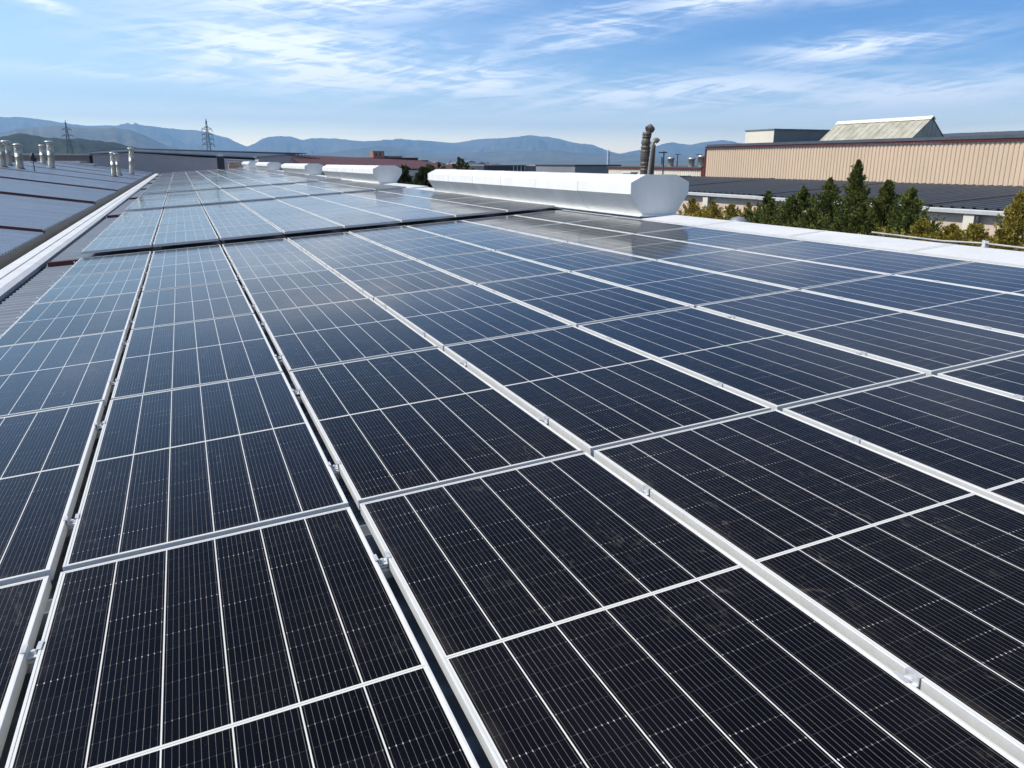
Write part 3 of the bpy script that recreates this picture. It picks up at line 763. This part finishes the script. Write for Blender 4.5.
def mauve_building():
    t = empty('mauve_warehouse', (-2, 125, 0)); tag(t, 'long mauve-grey warehouse with a low pale gable roof beyond the panel roof', 'warehouse')
    s = MB(); pf = [(-9.0, 0), (-9.0, 10.65), (-4.3, 11.05), (17.0, 10.1), (17.0, 0)]
    s.prism(pf[::-1], 0, .3, lambda x, y, z: (x, y, min(z, 10.95 - abs(x + 4.0) * .072 - (.0 if x > -4 else .02))))
    s.box(-9, 17, .3, 60, 0, 9.6)
    s.build('wall', M['mauve'], t)
    s = MB()
    s.prism([(-9.3, 10.6), (-4.0, 10.98), (17.3, 9.95), (17.3, 10.06), (-4.0, 11.10), (-9.3, 10.74)], -.3, .6); s.build('verge_trim', M['greyclad'], t)
    s = MB(); s.prism([(-9.2, 10.75), (-4.0, 11.10), (17.2, 10.06), (17.2, 10.8), (-4.0, 11.36), (-9.2, 10.95)], .62, 60); s.build('roof', M['paleroof'], t)
    s = MB(); s.prism([(-9.2, 10.96), (-4.0, 11.37), (20.3, 10.83), (20.3, 10.95), (-4.0, 11.52), (-9.2, 11.08)], .64, 60.2); s.build('roof_edge', M['towngrey'], t)
    t = empty('grey_hall', (14, 119, 0)); tag(t, 'grey gabled hall wall behind the farthest white ventilators', 'hall')
    s = MB(); s.prism([(-3.5, 0), (-3.5, 10.2), (.5, 10.55), (5, 10.0), (5, 0)][::-1], 0, 5.5); s.build('wall', M['mauve'], t)
    s = MB(); s.prism([(-3.7, 10.22), (.5, 10.58), (5.2, 10.02), (5.2, 10.14), (.5, 10.70), (-3.7, 10.34)], -.2, 5.6); s.build('roof', M['towngrey'], t)
    t = empty('red_roof_hall', (28, 100, 0)); tag(t, 'hall with a broad dark red ribbed roof beyond the second ventilator', 'hall')
    s = MB(); s.box(-9.5, 7, 2.2, 28, 0, 8.6); s.build('wall', M['cream'], t)
    s = MB(); n = 40; x0, x1 = -13., 8.; prof = []
    for i in range(n):
        a = x0 + i * (x1 - x0) / n; w = (x1 - x0) / n; prof += [(a, 0), (a + w * .6, 0), (a + w * .7, .1), (a + w * .9, .1)]
    prof.append((x1, 0)); m_ = len(prof)
    v = [(q, 2., 8.75 + h) for q, h in prof] + [(q, 26, 10.75 + h - (q - x0) * .045) for q, h in prof]
    s.add(v, [(i, i + 1, m_ + i + 1, m_ + i) for i in range(m_ - 1)]); s.build('roof', M['redroof'], t)
    s = MB(); s.box(-13, 8, 26.02, 26.5, 8, 10.3); s.build('back_wall', M['redroof'], t)
mauve_building()

block('maroon_building', 'dark maroon block right of the red roofed hall', 'building', 33, 41.8, 140, 160, 9.95, 'maroon', 'maroon', over=.1)
block('brown_building', 'long brown building low behind the left flue pipes', 'building', -30, -11.5, 126, 150, 10.75, 'brownwall', 'townwhite', over=.2)
block('white_roof_shed', 'white roofed shed standing right behind the tallest flue', 'shed', -17.5, -11.6, 112, 120, 9.75, 'mauve', 'townwhite', over=.3)
block('pale_shed', 'small pale shed at the end of the left roof', 'shed', -13.2, -9.6, 107, 111, 9.45, 'paleroof', 'townwhite', over=.2)
block('brick_tower', 'square brick red tower block standing above the red roof', 'tower', 68.2, 72.5, 300, 306, 13.7, 'brick', 'brick', [('window', (69.0, 69.6, 11.8, 13.), 'towndark'), ('window', (70.6, 71.2, 11.8, 13.), 'towndark')], .05)
block('brick_house', 'low brick house right of the brick tower', 'house', 73.8, 79.4, 300, 312, 11.9, 'brick', 'towngrey', None, .2)
block('dark_hall', 'long near-black hall with pale posts, beyond the near ventilator', 'hall', 67.8, 78.8, 180, 200, 8.98, 'towndark', 'towngrey',
      [('post', (75.4 + i * 1.0, 75.62 + i * 1.0, 0, 8.7), 'townwhite') for i in range(4)], .05)
block('grey_hall', 'plain grey hall right of the dark hall', 'hall', 78.9, 84.0, 180.3, 200, 8.72, 'towngrey', 'towngrey', None, .0)
block('tan_house', 'small tan house between grey halls', 'house', 84.1, 87.0, 180, 190, 8.86, 'towntan', 'towntan', None, .0)
block('blue_hall', 'low slate blue hall right of the tan house', 'hall', 87.1, 92.6, 180, 195, 8.40, 'townblue', 'townblue', None, .0)
block('slate_hall', 'wide slate grey hall left of the exhaust ducts', 'hall', 77.0, 88.0, 150, 170, 9.08, 'towngrey', 'towndark', [('panel', (87.2, 87.9, 0, 8.7), 'townwhite')], .15)
block('slate_annex', 'lower grey annex joined to the wide slate hall', 'hall', 88.2, 97.0, 151, 170, 8.72, 'townblue', 'towngrey', None, .05)


def mast():
    t = empty('white_mast', (85.9, 152, 9.08)); tag(t, 'thin white mast on the wide slate hall', 'mast')
    s = MB(); s.tube([(0, 0, -.1), (0, 0, 3.1)], [.16, .13], 8); s.build('pole', M['white'], t)
    s = MB(); s.tube([(.35, 0, -.1), (.35, 0, 3.0)], .07, 6); s.build('stay', M['steel'], t)
mast()


def town():
    rng = random.Random(11)
    cols = ['townwhite', 'towntan', 'towngrey', 'townwhite', 'brick']
    kinds = {'townwhite': 'white', 'towntan': 'tan', 'towngrey': 'grey', 'brick': 'brick red'}
    for i in range(16):
        px = 16.6 + i * .33 + rng.uniform(-.08, .08); d = rng.uniform(760, 1250)
        x, y = d * math.sin(R(px)), d * math.cos(R(px)); h = rng.uniform(5.0, 9.5) + (3.5 if i in (5, 9) else 0); w = rng.uniform(5, 11); c = cols[rng.randrange(5)] if i not in (5, 9) else 'townwhite'
        t = empty('town_house', (x, y, 0), (0, 0, rng.uniform(-.6, .6)))
        tag(t, 'far %s town house, number %s from the left in the distant row' % (kinds[c], ['one', 'two', 'three', 'four', 'five', 'six', 'seven', 'eight', 'nine', 'ten', 'eleven', 'twelve', 'thirteen', 'fourteen', 'fifteen', 'sixteen'][i]), 'house', 'far houses of the town')
        s = MB(); s.box(-w / 2, w / 2, -4, 4, 0, h); s.build('wall', M[c], t)
        s = MB(); s.prism([(-w / 2 - .4, h + .01), (w / 2 + .4, h + .01), (0, h + 1.6)], -4.3, 4.3); s.build('roof', M['brick' if i % 3 else 'towngrey'], t)
        s = MB()
        for q in range(3): s.box(-w * .38 + q * w * .28, -w * .38 + q * w * .28 + w * .14, -4.06, -4.003, h * .55, h * .8)
        s.build('windows', M['glassdark'], t)
town()


def pylon(name, label, x, y, z0, H, arms, w):
    t = empty(name, (x, y, z0)); tag(t, label, 'pylon', 'steel lattice pylons')
    s = MB(); n = 11; r = .17 * H / 30
    hw = lambda q: w * (1 - q) ** 1.25 + .25
    zs = [H * (1 - (1 - i / n) ** 1.15) for i in range(n + 1)]
    for i in range(n):
        a, b = hw(zs[i] / H), hw(zs[i + 1] / H)
        c = [(-1, -1), (1, -1), (1, 1), (-1, 1)]
        for j in range(4):
            p, q = c[j], c[(j + 1) % 4]
            s.tube([(p[0] * a, p[1] * a, zs[i]), (p[0] * b, p[1] * b, zs[i + 1])], r, 4)
            s.tube([(p[0] * a, p[1] * a, zs[i]), (q[0] * b, q[1] * b, zs[i + 1])], r * .6, 4)
            s.tube([(q[0] * a, q[1] * a, zs[i]), (p[0] * b, p[1] * b, zs[i + 1])], r * .6, 4)
            s.tube([(p[0] * b, p[1] * b, zs[i + 1]), (q[0] * b, q[1] * b, zs[i + 1])], r * .6, 4)
    s.tube([(0, 0, H * .97), (0, 0, H * 1.04)], r, 4)
    s.build('lattice', M['steel'], t)
    for z, L in arms:
        for sg in (-1, 1):
            s = MB(); b = hw(z)
            s.tube([(sg * b, 0, z * H), (sg * L, 0, z * H + .1)], r, 4); s.tube([(sg * b, 0, z * H + 1.5), (sg * L, 0, z * H + .1)], r, 4)
            s.tube([(sg * L * .5, 0, z * H), (sg * L * .5, 0, z * H + .8)], r * .6, 4); s.tube([(sg * L, 0, z * H), (sg * L, 0, z * H - 1.5)], r * .8, 4)
            s.build('arm', M['steel'], t)
pylon('lattice_pylon', 'dark lattice pylon with five short arms standing above the mauve warehouse', 17.0, 500, 0, 32.4, [(.60, 3.2), (.69, 3.2), (.77, 3.0), (.86, 2.8)], 2.0)
pylon('lattice_pylon', 'fainter lattice pylon standing on the dark wooded hill', -87.5, 800, 0, 43., [(.62, 4.5), (.74, 4.2), (.86, 3.6)], 3.8)


# ------------------------------------------------------------------ trees
def spray_mesh(name, H, rad, seed, mat, n, shape=.8, leaders=1, leaf=(.05, .014), zmin=.3, up=1.0, low=False):
    """feathery sprays: each branch is an upswept plume of small leaflets that narrows to a tip"""
    rng = np.random.default_rng(seed); V = []; per = 44
    tips = [(0., 0., H, rad)] + [(rad * rng.uniform(.35, .85) * math.cos(a), rad * rng.uniform(.35, .85) * math.sin(a), H - rad * rng.uniform(.04, .40) if low else H - rad * rng.uniform(.25, .9), rad * .6) for a in rng.uniform(0, 6.28, leaders - 1)]
    for b in range(int(n / per)):
        tx, ty, th, tr = tips[0] if leaders == 1 or rng.random() < .45 else tips[rng.integers(1, len(tips))]
        dz = th * (1 - zmin) * rng.random() ** 1.15                  # how far below the tip the plume ends
        zb = th - dz; q = dz / (H * (1 - zmin))
        env = min(tr * rng.uniform(.8, 1.1), .02 + shape * dz * rng.uniform(.7, 1.25))
        rr = env * rng.choice([rng.uniform(.3, 1.0), rng.uniform(.9, 1.3)], p=[.7, .3])
        a = rng.uniform(0, 6.283)
        cx, cy = tx * (1 - .6 * q), ty * (1 - .6 * q)
        e = np.array([cx + rr * math.cos(a), cy + rr * math.sin(a), zb])
        L = rng.uniform(.32, .75) * (.28 + .72 * min(1, dz / 1.2)) * (1 if rad < 1.5 else 2.2)
        o = np.array([math.cos(a) * .62, math.sin(a) * .62, up]) + rng.normal(0, .16, 3); o /= np.linalg.norm(o)
        s0 = e - o * L
        t = rng.random(per) ** .8
        side = rng.normal(0, 1, (per, 3)); side -= (side @ o)[:, None] * o; side /= np.linalg.norm(side, axis=1)[:, None]
        wid = .105 * L * 2 * (1 - t) ** .8 * rng.random(per) ** .6
        P = s0 + o * (L * t)[:, None] + side * wid[:, None]
        d = o * .8 + side * (.75 * (1 - t * .6))[:, None] + rng.normal(0, .2, (per, 3)); d /= np.linalg.norm(d, axis=1)[:, None]
        sd = np.cross(d, rng.normal(0, 1, (per, 3))); sd /= np.linalg.norm(sd, axis=1)[:, None] + 1e-9
        l = leaf[0] * rng.uniform(.7, 1.6, per)[:, None]; w = leaf[1] * rng.uniform(.7, 1.4, per)[:, None]
        V.append(np.stack([P - sd * w * .4, P + d * l * .5 - sd * w, P + d * l, P + d * l * .5 + sd * w], 1))
    V = np.concatenate(V).reshape(-1, 3); nf = len(V) // 4
    me = bpy.data.meshes.new(name)
    me.vertices.add(len(V)); me.vertices.foreach_set('co', V.ravel())
    me.loops.add(nf * 4); me.loops.foreach_set('vertex_index', np.arange(nf * 4))
    me.polygons.add(nf); me.polygons.foreach_set('loop_start', np.arange(nf) * 4); me.polygons.foreach_set('loop_total', np.full(nf, 4))
    me.materials.append(mat); me.update(calc_edges=True); me.validate()
    return me


def trunk_mesh(H, r, seed):
    rng = random.Random(seed); s = MB()
    s.tube([(rng.uniform(-.03, .03), rng.uniform(-.03, .03), H * i / 8) for i in range(9)], [r * (1 - .11 * i) for i in range(9)], 8)
    for i in range(14):
        z = H * rng.uniform(.25, .93); a = rng.uniform(0, 6.28); L = .5 * (1.05 - z / H) * 1.6 + .1
        s.tube([(0, 0, z), (math.cos(a) * L, math.sin(a) * L, z + L * .7)], [r * .25 * (1.1 - z / H), .006], 5)
    o = s.build('trunk', M['bark']); return o


def conifer(name, label, x, y, H, rad, seed, mat, n, **kw):
    t = empty(name, (x, y, 0)); tag(t, label, 'tree', 'conifers along the factory edge')
    me = spray_mesh('crown', H, rad, seed, mat, int(n * 4.2), **kw)
    o = bpy.data.objects.new('crown', me); COL.objects.link(o); o.parent = t
    tr = trunk_mesh(H * .97, .11 if H > 6 else .07, seed); tr.parent = t
    return t

D_, O_ = M['leafdark'], M['leafolive']
for a in [
    ('low_conifer', 'low olive conifer nearest the big ventilator, spreading top', 14.6, 20.4, 8.52, 1.3, 1, O_, 11000, dict(shape=.75, leaders=8)),
    ('low_conifer', 'second low olive conifer, right beside the first by the ventilator', 14.4, 19.1, 8.50, 1.1, 2, O_, 10000, dict(shape=.7, leaders=7)),
    ('narrow_conifer', 'small yellowish conifer standing right of the dome lamp', 14.6, 17.8, 8.50, .7, 3, O_, 7000, dict(shape=.6, leaders=3)),
    ('conifer', 'dark conifer with two points, left of the dense dark clump', 14.6, 17.0, 8.84, .95, 4, D_, 14000, dict(leaders=3, shape=.5)),
    ('conifer', 'dark rounded conifer at the left of the dense clump', 14.4, 15.5, 9.00, 1.1, 5, D_, 16000, dict(leaders=6, shape=.6)),
    ('conifer', 'dark conifer just left of the tallest pointed one', 14.5, 14.75, 9.22, 1.1, 6, D_, 16000, dict(leaders=5, shape=.5)),
    ('conifer', 'dark conifer behind the tallest pointed one, filling the clump', 15.8, 15.0, 9.0, 1.2, 21, D_, 14000, dict(leaders=7, shape=.6)),
    ('conifer', 'dark conifer at the back right of the dense clump', 15.5, 13.3, 9.0, 1.2, 22, D_, 14000, dict(leaders=7, shape=.6)),
    ('low_conifer', 'low dark conifer at the foot of the dense clump, beside the flashing', 13.6, 14.3, 8.55, 1.1, 23, D_, 11000, dict(leaders=7, shape=.7)),
    ('low_conifer', 'low dark conifer between the two-pointed one and the dense clump', 14.0, 16.2, 8.62, 1.0, 24, D_, 11000, dict(leaders=6, shape=.7)),
    ('tall_conifer', 'tallest conifer, its thin pointed leader reaching the beige wall', 14.3, 13.75, 9.62, 1.0, 7, D_, 20000, dict(leaders=4, shape=.32)),
    ('conifer', 'dark conifer just right of the tallest pointed one', 14.3, 12.85, 9.20, 1.1, 8, D_, 17000, dict(leaders=5, shape=.5)),
    ('conifer', 'dark conifer at the right end of the dense clump', 14.2, 12.1, 9.06, 1.0, 9, D_, 16000, dict(leaders=4, shape=.5)),
    ('low_conifer', 'low ragged olive conifer right of the dense clump', 13.4, 11.1, 8.52, 1.15, 10, O_, 12000, dict(leaders=8, shape=.75)),
    ('low_conifer', 'lowest olive conifer before the cream pilaster', 13.4, 10.3, 8.36, .95, 11, O_, 9000, dict(leaders=6, shape=.75)),
    ('pointed_conifer', 'yellow-green pointed conifer near the right border', 13.6, 9.35, 9.10, 1.15, 12, O_, 18000, dict(leaders=4, shape=.45)),
    ('low_conifer', 'bushy olive conifer left of the yellow-green pointed one, before the pilaster', 13.0, 9.6, 8.52, 1.0, 13, O_, 10000, dict(leaders=6, shape=.7)),
    ('low_conifer', 'golden bushy shrub low before the yellow-green pointed conifer', 12.6, 8.9, 8.50, .9, 25, O_, 10000, dict(leaders=6, shape=.7)),
    ('low_conifer', 'small olive shrub between the ragged one and the pilaster', 13.8, 10.75, 8.42, .8, 26, O_, 9000, dict(leaders=6, shape=.7)),
    ('low_conifer', 'olive shrub just left of the dome lamp', 14.5, 18.4, 8.42, .9, 27, O_, 9000, dict(leaders=6, shape=.7)),
    ('conifer', 'yellowish conifer cut by the right border of the view', 12.9, 8.0, 8.72, 1.1, 14, O_, 13000, dict(leaders=5, shape=.6)),
]:
    low = a[0] == 'low_conifer'
    a[9]['low'] = low
    if low: a[9]['zmin'] = .55; a[9]['leaders'] += 4
    a[9]['shape'] *= 2.0 if low else 1.5 if a[0] != 'tall_conifer' else 1.1
    conifer(*a[:5], a[5] * (1.5 if low else 1.35), *a[6:9], **a[9])

def far_tree(label, x, y, H, rad, seed, n=5000, kind='bushy_tree'):
    t = empty(kind, (x, y, 0)); tag(t, label, 'tree', 'dark trees beyond the ventilators')
    me = spray_mesh('crown', H, rad, seed, M['leaffar'], n, shape=1.5, leaders=9, leaf=(.22, .08), zmin=.15, up=.8)
    o = bpy.data.objects.new('crown', me); COL.objects.link(o); o.parent = t
    tr = trunk_mesh(H * .9, .16, seed); tr.parent = t
far_tree('dense dark tree in the gap between first and second ventilators', 10.6, 36.0, 9.22, 1.7, 31, 22000)
far_tree('dark tree right of the gap, behind the near ventilator end', 12.2, 38.5, 9.15, 1.8, 32, 22000)
far_tree('broad dark tree behind the second ventilator near end', 11.2, 42.0, 9.30, 2.0, 33, 22000)
far_tree('dark tree deep in the gap between the ventilators, farthest back', 13.8, 46.0, 9.35, 2.2, 39, 20000)
far_tree('dark pointed tree rising above the near ventilator', 34.0, 100.0, 10.3, 1.5, 34, 6000, 'pointed_tree')
far_tree('dark tree left of the pointed one, above the near ventilator', 30.5, 97.0, 9.35, 2.2, 35, 6000)
far_tree('dark tree right of the pointed one, above the near ventilator', 36.8, 104.0, 9.25, 2.0, 36, 6000)
far_tree('tree on the wooded slope behind the brown building, left one', -62, 420, 13.5, 5, 37, 3000)
far_tree('tree on the wooded slope behind the brown building, right one', -36, 400, 12.2, 5, 38, 3000)


def dome_lamp():
    t = empty('street_lamp', (10.6, 13.2, 0)); tag(t, 'grey dome street lamp head peeping over the white flashing', 'street lamp')
    s = MB(); s.tube([(0, 0, 0), (0, 0, 8.2)], [.09, .05], 10); s.build('pole', M['gutter'], t)
    s = MB(); s.lathe([(.001, 8.52), (.12, 8.49), (.20, 8.41), (.235, 8.30), (.235, 8.27), (.03, 8.24)], n=18); s.build('lamp_head', M['galv'], t)
dome_lamp()
